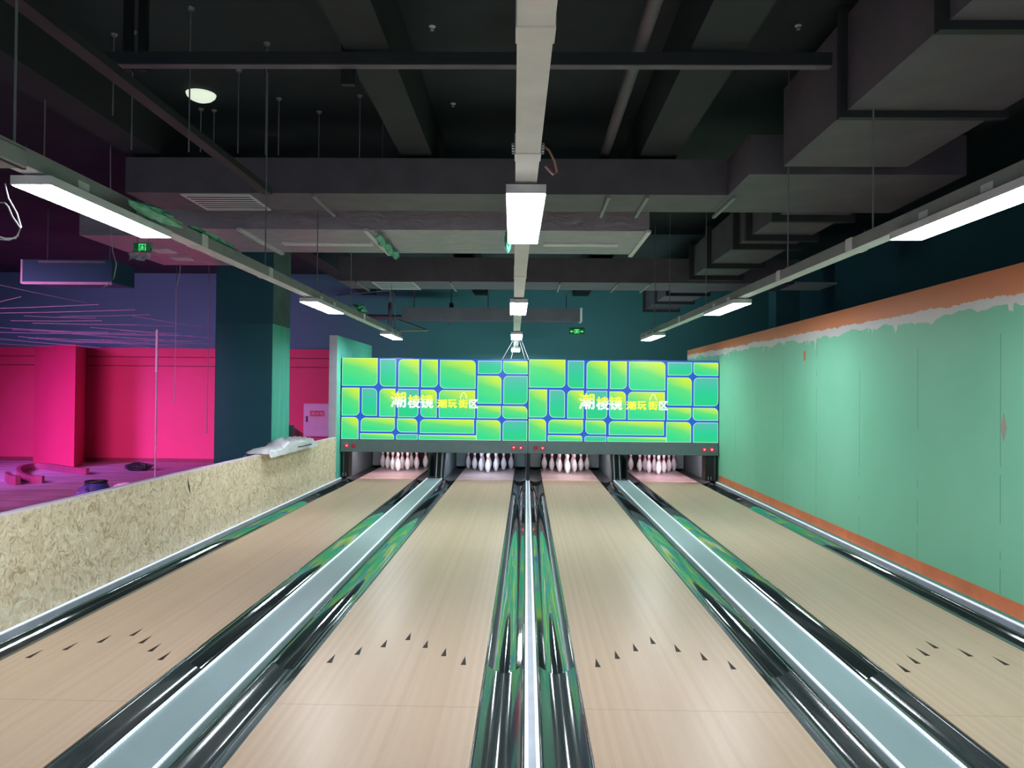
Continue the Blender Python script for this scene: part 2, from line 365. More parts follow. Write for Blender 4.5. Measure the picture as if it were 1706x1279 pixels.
# ------------------------------------------------------------------ lanes
for i, cx in enumerate(LX):
    t_ = thing('bowling_lane', 'pale wooden bowling lane with seven dark arrows, ' + LN[i], 'bowling lane', (cx, LANE_Y0, 0), 'bowling lanes')
    MB().box(cx - LHW, cx + LHW, LANE_Y0, DECK_Y, -.14, 0).build('lane_surface', M['lane'], t_)
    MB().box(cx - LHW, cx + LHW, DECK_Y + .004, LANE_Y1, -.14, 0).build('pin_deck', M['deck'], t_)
    for k in range(-3, 4):
        x = cx + k * .1335; y = 5.02 - abs(k) * .147
        MB().add([(x - .016, y, .0012), (x + .016, y, .0012), (x, y + .15, .0012), (x - .016, y, -.004), (x + .016, y, -.004), (x, y + .15, -.004)],
                 [(0, 1, 2), (5, 4, 3), (0, 3, 4, 1), (1, 4, 5, 2), (2, 5, 3, 0)]).build('aiming_arrow', M['arrow'], t_)
# gutters
def gutter_poly(x0, x1, d):
    n = 28; top = []
    for k in range(n + 1):
        u = k / n; x = x0 + .008 + (x1 - x0 - .016) * u
        top.append((x, -.008 - d * math.sin(math.pi * u) ** .9))
    return [(x0, -.13), (x0, -.004), (x0 + .008, -.004)] + top + [(x1 - .008, -.004), (x1, -.004), (x1, -.13)]
GL = []
for i, cx in enumerate(LX):
    for s, sn in ((-1, 'left'), (1, 'right')):
        x0 = cx - LHW - GW if s < 0 else cx + LHW; x1 = x0 + GW
        gt = thing('gutter', 'glossy black gutter along the %s edge of the %s' % (sn, LN[i]), 'gutter', (x0 + GW / 2, LANE_Y0, -.13), 'black gutters')
        MB().extrude_y(gutter_poly(x0, x1, .052), LANE_Y0, 4.62).build('near_section', M['gutter_near'], gt, smooth=False)
        MB().extrude_y(gutter_poly(x0, x1, .068), 4.624, 14.35).build('far_section', M['gutter'], gt)
        MB().extrude_y(gutter_poly(x0, x1, .03), 14.354, LANE_Y1).build('pit_section', M['black'], gt)
        for o in gt.children:
            for p in o.data.polygons: p.use_smooth = len(p.vertices) == 4 and abs(p.normal.z) > .35
# cappings between the gutters
def led(par, x, z, y0, y1, r=.009):
    MB().tube([(x, y0, z), (x, y1, z)], r, 10).build('led_strip', M['led'], par, smooth=True)
def between(x0, x1, name, label, cat, top, mat, leds, y1):
    t_ = thing(name, label, cat, ((x0 + x1) / 2, LANE_Y0, -.13))
    MB().box(x0, x1, LANE_Y0, y1, -.13, top).build('cover', mat, t_, bevel=.004)
    for x in leds: led(t_, x, top + .004, LANE_Y0 + .02, y1 - .03)
    return t_
G = .003
cx0, cx1 = LX[1] + LHW + GW + G, LX[2] - LHW - GW - G
between(cx0, cx1, 'divider_capping', 'narrow raised capping with two bright light strips between the two middle lanes', 'capping', .028, M['cap_pale'], (cx0 + .010, cx1 - .010), 13.95)
a0, a1 = LX[0] + LHW + GW + G, LX[1] - LHW - GW - G
between(a0, a1, 'ball_track_cover', 'wide grey ball track cover edged with light strips, left of centre', 'track cover', .035, M['cover'], (a0 + .012, a1 - .012), 14.12)
a0r, a1r = LX[2] + LHW + GW + G, LX[3] - LHW - GW - G
between(a0r, a1r, 'ball_track_cover', 'wide grey ball track cover edged with light strips, right of centre', 'track cover', .035, M['cover'], (a0r + .012, a1r - .012), 14.12)
e0 = LX[0] - LHW - GW - G
between(WL + .002, e0, 'edge_capping', 'light strip capping along the foot of the strand board wall', 'capping', .040, M['cap_pale'], (e0 - .012,), 13.95)
e1 = LX[3] + LHW + GW + G
between(e1, WR - .010, 'edge_capping', 'light strip capping along the foot of the green wall', 'capping', .040, M['cap_pale'], (e1 + .012,), 13.95)

# ------------------------------------------------------------------ pins
PROF = [(0, .0255), (.006, .0285), (.02, .0365), (.04, .0445), (.06, .0505), (.085, .0575), (.114, .0605), (.14, .059), (.165, .0545), (.19, .0465),
        (.215, .0375), (.235, .0300), (.25, .0255), (.262, .0238), (.28, .0232), (.295, .0236), (.31, .0255), (.328, .0298), (.343, .0322), (.355, .0318), (.366, .0280), (.374, .0205), (.379, .0115), (.381, .003)]
def pin_r(z):
    for (z0, r0), (z1, r1) in zip(PROF, PROF[1:]):
        if z0 <= z <= z1: return r0 + (r1 - r0) * (z - z0) / (z1 - z0)
ROWS = [[('head pin', 0)], [('second row left', -.5), ('second row right', .5)], [('third row left', -1), ('third row middle', 0), ('third row right', 1)],
        [('back row far left', -1.5), ('back row inner left', -.5), ('back row inner right', .5), ('back row far right', 1.5)]]
RACK = ['leftmost rack', 'second rack from the left', 'third rack from the left', 'rightmost rack']
proto = thing('bowling_pin', 'x', 'bowling pin', (0, 0, 0), 'bowling pins')
MB().lathe(PROF, (0, 0, 0), 20).build('pin_body', M['pin'], proto, smooth=True)
for z0, z1 in ((.258, .272), (.283, .297)):
    MB().lathe([(z0, pin_r(z0) - .002), (z0, pin_r(z0) + .0008), (z1, pin_r(z1) + .0008), (z1, pin_r(z1) - .002)], (0, 0, 0), 20).build('neck_stripe', M['pin_red'], proto, smooth=False)
HEAD_Y = 15.66
first = True
for i, cx in enumerate(LX):
    for r, row in enumerate(ROWS):
        for nm, k in row:
            o = proto if first else copy_tree(proto); first = False
            o.location = (cx + (-.025, -.01, .015, .037)[i] + k * .3048, HEAD_Y + r * .264, .0005)
            o['label'] = 'white red-striped bowling pin, %s of the %s' % (nm, RACK[i])

# ------------------------------------------------------------------ screens and pinsetters
SCR_Z0, SCR_Z1 = .742, 2.235
XL, XM, XR = -3.385, .035, 3.49
def rrect(x0, x1, z0, z1, tl=0, tr=0, br=0, bl=0, n=7):
    pts = []
    def arc(cx, cz, r, a0):
        if r <= 0: pts.append((cx, cz)); return
        for k in range(n + 1):
            a = math.radians(a0 + 90 * k / n); pts.append((cx + r * math.cos(a), cz + r * math.sin(a)))
    arc(x0 + bl, z0 + bl, bl, 180); arc(x1 - br, z0 + br, br, 270); arc(x1 - tr, z1 - tr, tr, 0); arc(x0 + tl, z1 - tl, tl, 90)
    return pts
R_ = 38
CELLS = [  # x0, y0, x1, y1 in the left screen's own 1563 x 698 frame, then rounded corners, then tint
    (0, 0, 300, 240, 'tl5 br', 'y'), (320, 8, 455, 243, 'bl', 't'), (476, 8, 650, 246, 'tl', 'y'), (670, 10, 808, 247, 'br', 'y'), (826, 12, 1126, 256, 'tr bl', 'y'),
    (1146, 15, 1346, 126, 'br', 't'), (1358, 15, 1563, 127, 'bl tr5', 'y'), (1143, 144, 1344, 382, 'tr', 'y'), (1361, 144, 1563, 385, 'tl br', 't'),
    (0, 257, 150, 496, 'br', 'y'), (170, 260, 298, 496, 'tr bl', 't'), (318, 262, 453, 502, 'tl', 'y'), (476, 264, 647, 506, 'br', 't'), (666, 268, 802, 506, 'tr bl', 'y'), (820, 270, 1124, 508, 'tl', 'y'),
    (1143, 402, 1341, 508, 'br', 'y'), (1353, 402, 1563, 510, 'bl tr', 'y'),
    (0, 510, 144, 698, 'tr', 'y'), (163, 514, 450, 631, 'tl br', 'y'), (470, 517, 640, 636, 'tr bl', 'y'), (663, 522, 1117, 640, 'tl', 'y'), (1136, 524, 1341, 698, 'tr', 'y'), (1358, 527, 1563, 698, 'tl', 't'),
    (160, 648, 444, 698, 'tr', 'y'), (463, 652, 643, 698, 'tl', 't'), (653, 656, 1137, 698, '', 'y')]
def letters(text, mats, x0, x1, z0, z1, y, parent, name, bold=.018):
    """each character of a word fitted into its own box on the screen"""
    mb = MB()
    n = len(text)
    for ch, mi, (u0, u1, w0, w1) in text:
        cu = bpy.data.curves.new('glyph', 'FONT'); cu.body = ch; cu.resolution_u = 2
        ob = bpy.data.objects.new('glyph', cu); COL.objects.link(ob)
        me = bpy.data.meshes.new_from_object(ob.evaluated_get(bpy.context.evaluated_depsgraph_get()))
        bpy.data.objects.remove(ob); bpy.data.curves.remove(cu)
        xs = [v.co.x for v in me.vertices]; ys = [v.co.y for v in me.vertices]
        ax, bx_, ay, by = min(xs), max(xs), min(ys), max(ys)
        uvs = [((v.co.x - ax) / (bx_ - ax), (v.co.y - ay) / (by - ay)) for v in me.vertices]
        vs = [(x0 + (x1 - x0) * (u0 + (u1 - u0) * p[0]), y, z0 + (z1 - z0) * (w0 + (w1 - w0) * p[1])) for p in uvs]
        for k, (dx, dz) in enumerate(((0, 0), (-bold, 0), (bold, 0), (0, bold), (0, -bold))):
            h = (z1 - z0) * .10
            mb.add([(p[0] + dx * h, p[1] - .0004 * k, p[2] + dz * h) for p in vs], [tuple(p.vertices) for p in me.polygons], mi, uvs)
        bpy.data.meshes.remove(me)
    return mb.build(name, mats, parent)
def masking_unit(x0, x1, label, inds):
    t_ = thing('masking_unit', label, 'screen', ((x0 + x1) / 2, MASK_Y, 0), 'lit screens above the pins')
    MB().box(x0 + .004, x1 - .004, MASK_Y + .03, MASK_Y + .30, SCR_Z0 - .005, SCR_Z1).build('housing', M['black'], t_, bevel=.008)
    mb = MB(); W, H = x1 - x0 - .02, SCR_Z1 - SCR_Z0 - .01; ox, oz = x0 + .01, SCR_Z0 + .005
    mb.box(ox, ox + W, MASK_Y, MASK_Y + .028, oz, oz + H, 0)
    for a, b, c, d, cr, k in CELLS:
        X0, X1, Z0, Z1 = ox + a / 1563 * W, ox + c / 1563 * W, oz + H * (1 - d / 698), oz + H * (1 - b / 698)
        def poly(m):
            rad = {}
            for q in cr.split():
                rad[q[:2]] = (.02 if len(q) > 2 else min(.085, .45 * min(X1 - X0, Z1 - Z0))) - m
            return rrect(X0 + m, X1 - m, Z0 + m, Z1 - m, **rad)
        mb.plate(poly(0), MASK_Y - .0015, 3)
        p = poly(.008)
        uv = [((x - X0) / (X1 - X0), (z - Z0) / (Z1 - Z0)) for x, z in p]
        mb.plate(p, MASK_Y - .003, 1 if k == 'y' else 2, uv)
    mb.build('screen_panel', [M['blue'], M['cell_y'], M['cell_t'], M['rim']], t_)
    q = lambda a, b, c, d: (a / 1563, c / 1563, 1 - d / 698, 1 - b / 698)
    big = [('潮', 0, q(416, 290, 540, 420)), ('棱', 0, q(560, 316, 660, 424)), ('镜', 0, q(666, 313, 770, 424))]
    letters(big, [M['txt_fade']], ox, ox + W, oz, oz + H, MASK_Y - .007, t_, 'lettering', .06)
    small = [('潮', 0, q(806, 352, 884, 421)), ('玩', 0, q(896, 352, 970, 421)), ('街', 0, q(985, 350, 1064, 421)), ('区', 1, q(1077, 350, 1147, 421))]
    letters(small, [M['txt_yellow'], M['txt_white']], ox, ox + W, oz, oz + H, MASK_Y - .007, t_, 'small_lettering', .05)
    # the little arch over the third small character
    kx = ox + 1027 / 1563 * W; kz = oz + H * (1 - 342 / 698); s_ = W / 1563
    arch = [(kx - 26 * s_, kz), (kx - 26 * s_, kz + 12 * s_)] + [(kx + 20 * s_ * math.cos(math.radians(a)), kz + (22 + 28 * math.sin(math.radians(a))) * s_) for a in range(180, -1, -20)] + [(kx + 26 * s_, kz + 12 * s_), (kx + 26 * s_, kz)]
    MB().tube([(x, MASK_Y - .006, z) for x, z in arch], .007, 6).build('arch_symbol', M['txt_white'], t_)
    MB().box(x0, x1, MASK_Y - .01, MASK_Y + .10, .515, SCR_Z0 - .005).build('header_board', M['header'], t_, bevel=.006)
    for (px, py, kind, m) in inds:
        p = at(px, py, MASK_Y - .014)
        o = MB().lathe([(-.004, .040), (.004, .040), (.004, .036)], (p.x, MASK_Y - .014, p.z), 20, axis='Y').build('lane_indicator', M[m], t_)
        s_ = .022; y = MASK_Y - .024; hot = M['red_hot'] if m == 'red' else M['red']
        sh = MB()
        def tri(pts): sh.add([(p.x + u * s_, y, p.z + w_ * s_) for u, w_ in pts] + [(p.x + u * s_, y + .005, p.z + w_ * s_) for u, w_ in pts],
                             [(0, 1, 2), (5, 4, 3), (0, 3, 4, 1), (1, 4, 5, 2), (2, 5, 3, 0)])
        if kind == 'left': tri([(-.9, 0), (.3, .7), (.3, -.7)]); tri([(.45, .8), (.75, .8), (.6, -.8)])
        elif kind == 'down': tri([(-.9, .7), (-.1, .7), (-.1, -.8)]); tri([(.1, .7), (.9, .7), (.1, -.8)])
        else: tri([(-.7, -.7), (.7, -.7), (0, .1)]); tri([(-.3, .2), (.3, .2), (0, .9)])
        sh.build('symbol', hot, o)
    return t_
masking_unit(XL, XM - .004, 'left lit screen of green and yellow tiles with Chinese lettering', [(577.5, 742, 'left', 'red'), (589, 742.4, 'left', 'red_dim'), (856, 745.5, 'down', 'red'), (867.5, 745.8, 'left', 'red')])
masking_unit(XM + .004, XR, 'right lit screen of green and yellow tiles with Chinese lettering', [(892.2, 746, 'person', 'red_dim'), (904, 746.6, 'down', 'red'), (1173.5, 749, 'down', 'red'), (1186, 749.2, 'down', 'red')])
PIT_COL = [(1, .79, .86), (.76, .82, 1), (1, .86, .90), (1, .78, .88)]
for i, cx in enumerate(LX):
    t_ = thing('pinsetter', 'dark pit frame and curtain around the pins of the ' + LN[i], 'pinsetter', (cx, 14.2, FLOOR_Z), 'pinsetter pits')
    xa, xb = cx - LHW - GW, cx + LHW + GW
    for x in (xa - .022, xb + .002):
        MB().box(x, x + .02, 14.32, 16.9, FLOOR_Z, .52).build('side_panel', M['pit'], t_)
    for x in (xa + .02, xb - .26):
        MB().box(x, x + .24, 16.64, 16.66, .02, .50).build('inner_flap', M['header'], t_)
    MB().box(xa, xb, 16.88, 16.90, -.1, .56).build('curtain', M['black_soft'], t_)
    MB().box(xa - .02, xb + .02, 14.32, 16.9, .66, .70).build('top_cover', M['black'], t_)
    lm = NT('pit_lamp_' + str(i)); lm.set(color=(.5, .5, .5, 1), ecol=PIT_COL[i] + (1,), estr=58.0)
    MB().box(xa, xb, 14.74, 14.76, .472, .655).build('added_light_baffle', M['black'], t_)  # unseen baffle, added to keep the pit lamp's spill off the lane
    MB().box(cx - .5, cx + .5, 14.9, 15.0, .62, .655).build('pit_lamp', lm.m, t_)
kk = thing('kickback_post', 'black post between the two middle racks of pins', 'post', (.04, 14.05, 0))
MB().box(.008, .072, 13.96, 14.30, -.1, .512).build('post', M['black'], kk)
MB().box(.004, .008, 13.96, 14.0, -.1, .512).build('edge_trim', M['chrome'], kk)
for nm, xa, xb, rods, lab in (('left', a0, a1, ((728.8, 754.6, 726.2, 789.8), (737.6, 753.5, 734.7, 788.6)), 'left of centre'), ('right', a0r, a1r, ((1021.8, 758, 1024, 794.5), (1031, 758, 1033.5, 794.5)), 'right of centre')):
    t_ = thing('ball_lift_rails', 'pair of steel lift rails at the end of the grey cover ' + lab, 'rails', ((xa + xb) / 2, 14.0, .03))
    for (x0, y0, x1, y1) in rods:
        p, q_ = at(x0, y0, 14.13), at(x1, y1, 14.13)
        MB().tube([(p.x, 14.13, .60), (q_.x, 14.13, .0)], .011, 8).build('rail', M['cable'], t_, smooth=True)
    MB().box(xa + .03, xb - .03, 14.16, 14.20, -.1, .06).build('stop_block', M['pit'], t_)
    MB().box(xa + .03, xb - .03, 14.9, 14.93, -.1, .56).build('back_plate', M['header'], t_)
# small service doors beside the outer pits
for x0, x1, lab in ((XL + .02, LX[0] - LHW - GW + .10, 'left'), (LX[3] + LHW + GW - .16, XR - .03, 'right')):
    t_ = thing('side_box', 'black end box beside the %s rack of pins' % ('leftmost' if lab == 'left' else 'rightmost'), 'box', ((x0 + x1) / 2, 14.05, 0))
    MB().box(x0, x1, 14.03, 14.30, .05, .505).build('body', M['black'], t_)
    xs = x0 + .02 if lab == 'left' else x1 - .04
    MB().box(xs, xs + .02, 14.015, 14.03, .05, .505).build('edge_trim', M['pit'], t_)
    xs = x0 + .03 if lab == 'left' else x0 + .05
    for k in range(2): MB().tube([(x1 - .05 - .05 * k if lab == 'left' else x0 + .05 + .05 * k, 14.01, .075), (x1 - .05 - .05 * k if lab == 'left' else x0 + .05 + .05 * k, 14.01, .13)], .007, 6).build('peg', M['chrome'], t_)

# ------------------------------------------------------------------ ceiling lamps and trunking
ROWX = [lambda y: -2.37 - .003 * y, lambda y: .055 - .0175 * y, lambda y: 2.44 - .0185 * y]
ROWN = ['left row', 'middle row', 'right row']
NEAR = ['nearest', 'second', 'third', 'farthest']
LAMP_Y = [[3.62, 8.35, 13.05, -1.0], [3.74, 8.32, 12.85, 17.0, -.95], [3.56, 8.2, 12.8, -1.05]]
LZ = 2.59
for r in range(3):
    sl = ROWX[r](1) - ROWX[r](0); x_ = ROWX[r]
    end = 14.4 if r != 1 else 18.4
    tr = thing('cable_trunking', 'long white trunking carrying the %s of ceiling lamps' % ROWN[r], 'trunking', (x_(0), 0, 2.65), 'lamp trunkings')
    def bar(mb, y0, y1, hw, z0, z1, mi=0):
        vs = [(x_(y) + s * hw, y, z) for z in (z0, z1) for y in (y0, y1) for s in (-1, 1)]
        return mb.add(vs, [(0, 2, 3, 1), (4, 5, 7, 6), (0, 1, 5, 4), (1, 3, 7, 5), (3, 2, 6, 7), (2, 0, 4, 6)], mi)
    bar(MB(), -1.4, end, .053, 2.652, 2.735).build('channel', M['white_metal' if r == 1 else 'grey_metal'], tr)
    if r != 1: bar(MB(), -1.4, end, .052, 2.650, 2.652).build('lid', M['white_metal'], tr)
    for y in ((2.15, 3.30, 6.8, 11.2) if r == 1 else (5.45, 6.9, 11.0)):
        cl = bar(MB(), y, y + .10, .057, 2.647, 2.740).build('joint_collar', M['white_metal'], tr)
        if r == 1 and y == 3.30:
            for s in (-1, 1):
                for k in range(4):
                    MB().lathe([(0, .006), (.012, .006), (.012, .003)], (x_(y) + s * .064, y - .07 + .035 * k, 2.66), 8).build('screw', M['chrome'], cl)
    if r == 1:
        p = Vector((x_(3.3) + .06, 3.28, 2.68))
        MB().tube([p, p + Vector((.03, 0, -.02)), p + Vector((.055, 0, -.07)), p + Vector((.065, .0, -.115)), p + Vector((.05, 0, -.125)), p + Vector((.015, 0, -.09))], .005, 6).build('wire_loop', M['red_wire'], tr, smooth=True)
    for k, y in enumerate(LAMP_Y[r]):
        pos = 'overhead before the foul line' if y < 0 else 'farthest' if k == (3 if r == 1 else 2) else NEAR[k]
        lt = thing('tube_lamp', 'long white ceiling lamp, %s in the %s' % (pos, ROWN[r]), 'ceiling lamp', (x_(y + .6), y, LZ), 'rows of ceiling lamps')
        ln = 1.26
        bar(MB(), y, y + ln, .098, LZ + .004, LZ + .048).build('housing', M['white_metal'], lt)
        bar(MB(), y + .008, y + ln - .008, .093, LZ, LZ + .0035).build('diffuser', M['lamp'], lt)
        for yy in (y + .3, y + .9):
            bar(MB(), yy, yy + .09, .040, LZ + .048, 2.6495).build('spacer', M['white_metal'], lt)
            bar(MB(), yy, yy + .10, .0555, 2.66, 2.70).build('clip', M['white_metal'], tr)
# the end box where the left trunking comes in
p = at(18, 262, 2.95)
tb = thing('junction_box', 'grey junction box at the near end of the left trunking', 'junction box', (p.x, 2.95, p.z))
MB().box(p.x - .09, p.x + .045, 2.78, 2.98, p.z - .035, p.z + .035).build('body', M['grey_metal'], tb, bevel=.004)
MB().box(p.x + .018, p.x + .035, 2.77, 2.99, p.z - .037, p.z + .04).build('bracket', M['black'], tb)
# suspension rods of the trunkings
rodspec = [(0, 3.5, 'above the nearest lamp of the left row'), (0, 6.95, 'between the first two lamps of the left row'), (0, 8.7, 'above the second lamp of the left row'), (0, 10.4, 'beyond the second lamp of the left row'), (0, 13.6, 'above the farthest lamp of the left row'),
           (2, 5.25, 'beyond the nearest lamp of the right row'), (2, 6.86, 'before the second lamp of the right row'), (2, 9.75, 'beyond the second lamp of the right row'), (2, 12.0, 'before the farthest lamp of the right row'), (2, 13.25, 'above the farthest lamp of the right row')]
for r, y, lab in rodspec:
    x = ROWX[r](y)
    t_ = thing('suspension_rod', 'thin steel suspension rod ' + lab, 'rod', (x, y, 2.735), 'suspension rods of the lamp rows')
    top = {(0, 10.4): 3.52, (0, 13.6): 3.54, (2, 5.25): 3.57}.get((r, y), CEIL_Z)
    MB().tube([(x, y, 2.748), (x, y, top)], .006, 6).build('rod', M['rod'], t_)
    MB().box(x - .058, x + .058, y - .012, y + .012, 2.736, 2.748).build('hanger_plate', M['black'], t_)

# ------------------------------------------------------------------ ducts
def duct(name, label, x0, x1, y0, y1, z0, z1, axis, flanges, mat, fl=.035, fmat=None, cat='duct', ft=.05):
    t_ = thing(name, label, cat, ((x0 + x1) / 2, (y0 + y1) / 2, z0))
    MB().box(x0, x1, y0, y1, z0, z1).build('duct_body', mat, t_)
    for f in flanges:
        m = MB()
        if axis == 'x': m.box(f, f + ft, y0 - fl, y1 + fl, z0 - fl, z1 + fl)
        else: m.box(x0 - fl, x1 + fl, f, f + ft, z0 - fl, z1 + fl)
        m.build('flange', fmat or M['duct_black'], t_)
    return t_
def grille(par, x0, x1, y0, y1, z, n, name='vent_grille'):
    g = MB(); w_ = .022
    g.box(x0, x1, y0, y0 + w_, z - .014, z); g.box(x0, x1, y1 - w_, y1, z - .014, z)
    g.box(x0, x0 + w_, y0 + w_, y1 - w_, z - .014, z); g.box(x1 - w_, x1, y0 + w_, y1 - w_, z - .014, z)
    for k in range(n):
        y = y0 + w_ + (y1 - y0 - 2 * w_) * (k + .5) / n; h = (y1 - y0 - 2 * w_) / n
        g.box(x0 + w_, x1 - w_, y - h * .34, y + h * .16, z - .0135, z - .0115)
    g.box(x0 + w_, x1 - w_, y0 + w_, y1 - w_, z - .0085, z - .006, 1)
    return g.build(name, [M['white_metal'], M['black']], par)
def straps(par, xs, y0, y1, z, w_=.03):
    for x in xs: MB().box(x, x + w_, y0, y1, z - .03, z - .001).build('strap', M['grey_metal'], par)
d1 = duct('air_duct', 'wide dark air duct crossing the hall above the nearest lamps', -4.1, 2.0, 7.72, 8.45, 3.62, 3.98, 'x', (), M['duct'])
MB().box(2.004, 3.95, 6.98, 8.45, 3.62, 3.98).build('wide_section', M['duct'], d1)
straps(d1, (-2.2, .80, 1.19, 2.06), 7.74, 8.62, 3.62)
p, q_ = at(300, 317, 7.75), at(442, 346, 8.42)
grille(d1, p.x, at(412, 320, 7.75).x + .02, 7.75, 8.42, 3.62, 7)
d2 = duct('wrapped_air_duct', 'pale foil-wrapped air duct crossing the hall behind the first duct', -4.3, 1.42, 8.98, 10.48, 3.52, 3.90, 'x', (), M['foil'])
for x, nm, lab in ((-3.42, 'joint_strip', None), (-1.93, 'joint_strip', None), (1.38, 'joint_strip', None)):
    MB().box(x, x + .055, 8.94, 10.56, 3.495, 3.525).build(nm, M['white_metal'], d2)
for x0, x1, y in ((-3.15, -2.0, 9.75), (.2, 1.15, 9.70)):
    MB().box(x0, x1, y, y + .16, 3.500, 3.52).build('slot_vent', M['white_metal'], d2)
fo = thing('green_film', 'strip of green plastic film stuck to the foil-wrapped duct', 'plastic film', (-1.82, 9.6, 3.5))
mb = MB()
pts = [(-1.80 + .02 * math.sin(k * 1.7), 9.0 + k * .15, 3.425 - .02 * (k % 2)) for k in range(11)]
vs = []; fs = []
for k, (x, y, z) in enumerate(pts): vs += [(x - .03, y, z + .03), (x + .01, y, z), (x + .06, y, z + .035 + .01 * (k % 3))]
for k in range(10):
    a = k * 3; fs += [(a, a + 1, a + 4, a + 3), (a + 1, a + 2, a + 5, a + 4)]
mb.add(vs, fs).build('film', M['film'], fo, smooth=True)
d3 = duct('air_duct', 'slim air duct with pale underside crossing the hall before the back wall', -3.3, 4.6, 13.3, 14.3, 3.54, 3.96, 'x', (), M['duct'])
straps(d3, (-3.0, -1.35, .55, 1.55, 2.1), 13.32, 14.42, 3.54)
grille(d3, -2.72, -1.98, 13.32, 14.28, 3.535, 5, 'vent_frame')
MB().box(4.62, 5.35, 13.35, 14.2, 3.55, 3.58).build('end_vent', M['white_metal'], d3)
duct('air_duct', 'large black air duct with flanges running towards the viewer, upper right', 2.23, 3.30, .5, 6.74, 3.62, 4.30, 'y', (1.4, 2.8, 4.1, 5.40), M['duct'], .05, ft=.06)
duct('air_duct', 'stepped grey air duct with flanges above the right row of lamps', 2.80, 3.55, 8.46, 13.25, 3.62, 4.12, 'y', (8.55, 9.62, 10.2, 11.75, 12.95), M['duct'], .075, ft=.07)
d4 = duct('air_duct', 'far grey air duct with flanges by the back wall, right', 2.80, 3.55, 14.45, 18.4, 3.62, 4.12, 'y', (15.2, 16.6, 18.2), M['duct'], .06)
d5 = duct('air_duct', 'bluish box duct hanging by the back wall behind the middle lamps', -2.85, 1.26, 17.4, 17.9, 3.26, 3.54, 'x', (1.2,), M['duct'], .012, M['white_metal'])
for y in (15.0, 16.8, 18.0): MB().tube([(3.2, y, 4.12), (3.2, y, CEIL_Z)], .01, 6).build('hanger', M['rod'], d4)
for x in (-2.6, -.9, .9): MB().tube([(x, 17.65, 3.54), (x, 17.65, CEIL_Z)], .01, 6).build('hanger', M['rod'], d5)
# fan coil box at the left, and the box unit further left
fc = thing('fan_coil_unit', 'boxy air unit behind the left row of lamps', 'air unit', (-4.9, 10.5, 3.5))
MB().box(-5.5, -4.32, 9.3, 11.5, 3.50, 3.85).build('body', M['foil'], fc)
for (x, y) in ((272, 418), (303, 431)):
    p = atz(x, y, 3.495); MB().box(p.x - .12, p.x + .12, p.y - .14, p.y + .14, 3.485, 3.50).build('vent', M['white_metal'], fc)
p0, p1 = at(38, 469, 12), at(186, 479, 12); zt = at(38, 432, 12).z
ac = thing('hanging_air_unit', 'dark box with pale edge trim hanging in the pink room', 'air unit', (p0.x, 12, p0.z))
MB().box(p0.x, p1.x, 12.0, 12.7, p0.z, zt).build('body', M['dark_wall'], ac)
MB().box(p0.x - .03, p0.x, 11.985, 12.02, p0.z - .03, zt).build('edge_trim', M['lilac'], ac)
MB().box(p0.x, p1.x, 11.985, 12.02, p0.z - .04, p0.z).build('edge_trim', M['lilac'], ac)
MB().box(p0.x + .25, p1.x - .1, 11.985, 12.0, zt - .05, zt - .02).build('vent', M['grey_metal'], ac)
for x in (p0.x + .2, p1.x - .2): MB().tube([(x, 12.3, zt), (x, 12.3, CEIL_Z)], .008, 6).build('hanger', M['rod'], ac)

# ------------------------------------------------------------------ ceiling clutter
sb = thing('cross_strut', 'dark steel strut crossing under the ceiling beams', 'strut', (-.5, 5.36, 3.9))
MB().box(-3.05, 2.10, 5.34, 5.40, 3.912, 4.0).build('strut', M['duct_black'], sb)
MB().box(-3.05, 2.10, 5.335, 5.405, 3.905, 3.912).build('bottom_lip', M['duct'], sb)
for px in (207, 232, 578):
    p = at(px, 60, 5.37)
    w_ = .05 if px > 500 else .03
    MB().box(p.x - w_, p.x + w_, 5.41, 5.45, 3.80 if px > 500 else 3.90, CEIL_Z).build('hanger_post', M['black'], sb)
MB().tube([(.78, 1.0, CEIL_Z - .45), (.78, 8.0, CEIL_Z - .45)], .05, 10).build('ceiling_pipe', M['duct'], smooth=True)
tag(bpy.data.objects['ceiling_pipe'], 'dark pipe running along the ceiling right of the middle lamps', 'pipe')
tt = MB().box(-2.69, -2.59, 2.0, 7.7, 3.60, 3.66).build('cable_tray', M['duct_black']); tag(tt, 'long dark cable tray slanting across the upper left ceiling', 'cable tray')
for k, (px, yt, yb) in enumerate([(77, 60, 280), (190, 50, 192), (222, 45, 250), (318, 5, 253), (335, 176, 253), (357, 178, 253), (398, 110, 255), (445, 65, 258), (465, 158, 258), (532, 180, 262), (600, 153, 262), (638, 190, 262)]):
    Y = 1280 * 2.89 / (648 - yt); p = at(px, yt, Y); zb = at(px, yb, Y).z
    o = MB().tube([(p.x, Y, zb), (p.x, Y, CEIL_Z)], .0055, 6).lathe([(0, .02), (.02, .03), (.021, .03)], (p.x, Y, CEIL_Z - .0215), 8).build('threaded_rod', M['rod'], origin=(p.x, Y, zb))
    tag(o, 'thin threaded rod hanging from the dark ceiling at upper left', 'rod', 'threaded rods hanging from the upper left ceiling')
for px, py, lab in ((720, 44, 'left of the trunking, nearer'), (755, 173, 'left of the trunking, farther'), (1330, 42, 'at upper right')):
    Y = 1280 * 2.88 / (653 - py); p = at(px, py, Y)
    t_ = thing('sprinkler', 'small ceiling sprinkler head ' + lab, 'sprinkler', (p.x, Y, CEIL_Z))
    MB().lathe([(0, .028), (-.006, .026), (-.01, .008), (-.025, .007)], (p.x, Y, CEIL_Z), 12).build('cup', M['white_metal'], t_)
    MB().lathe([(0, .016), (-.003, .017), (-.004, .016)], (p.x, Y, CEIL_Z - .028), 12).build('deflector', M['chrome'], t_)
Y = 7.45; p = at(335, 155, Y)
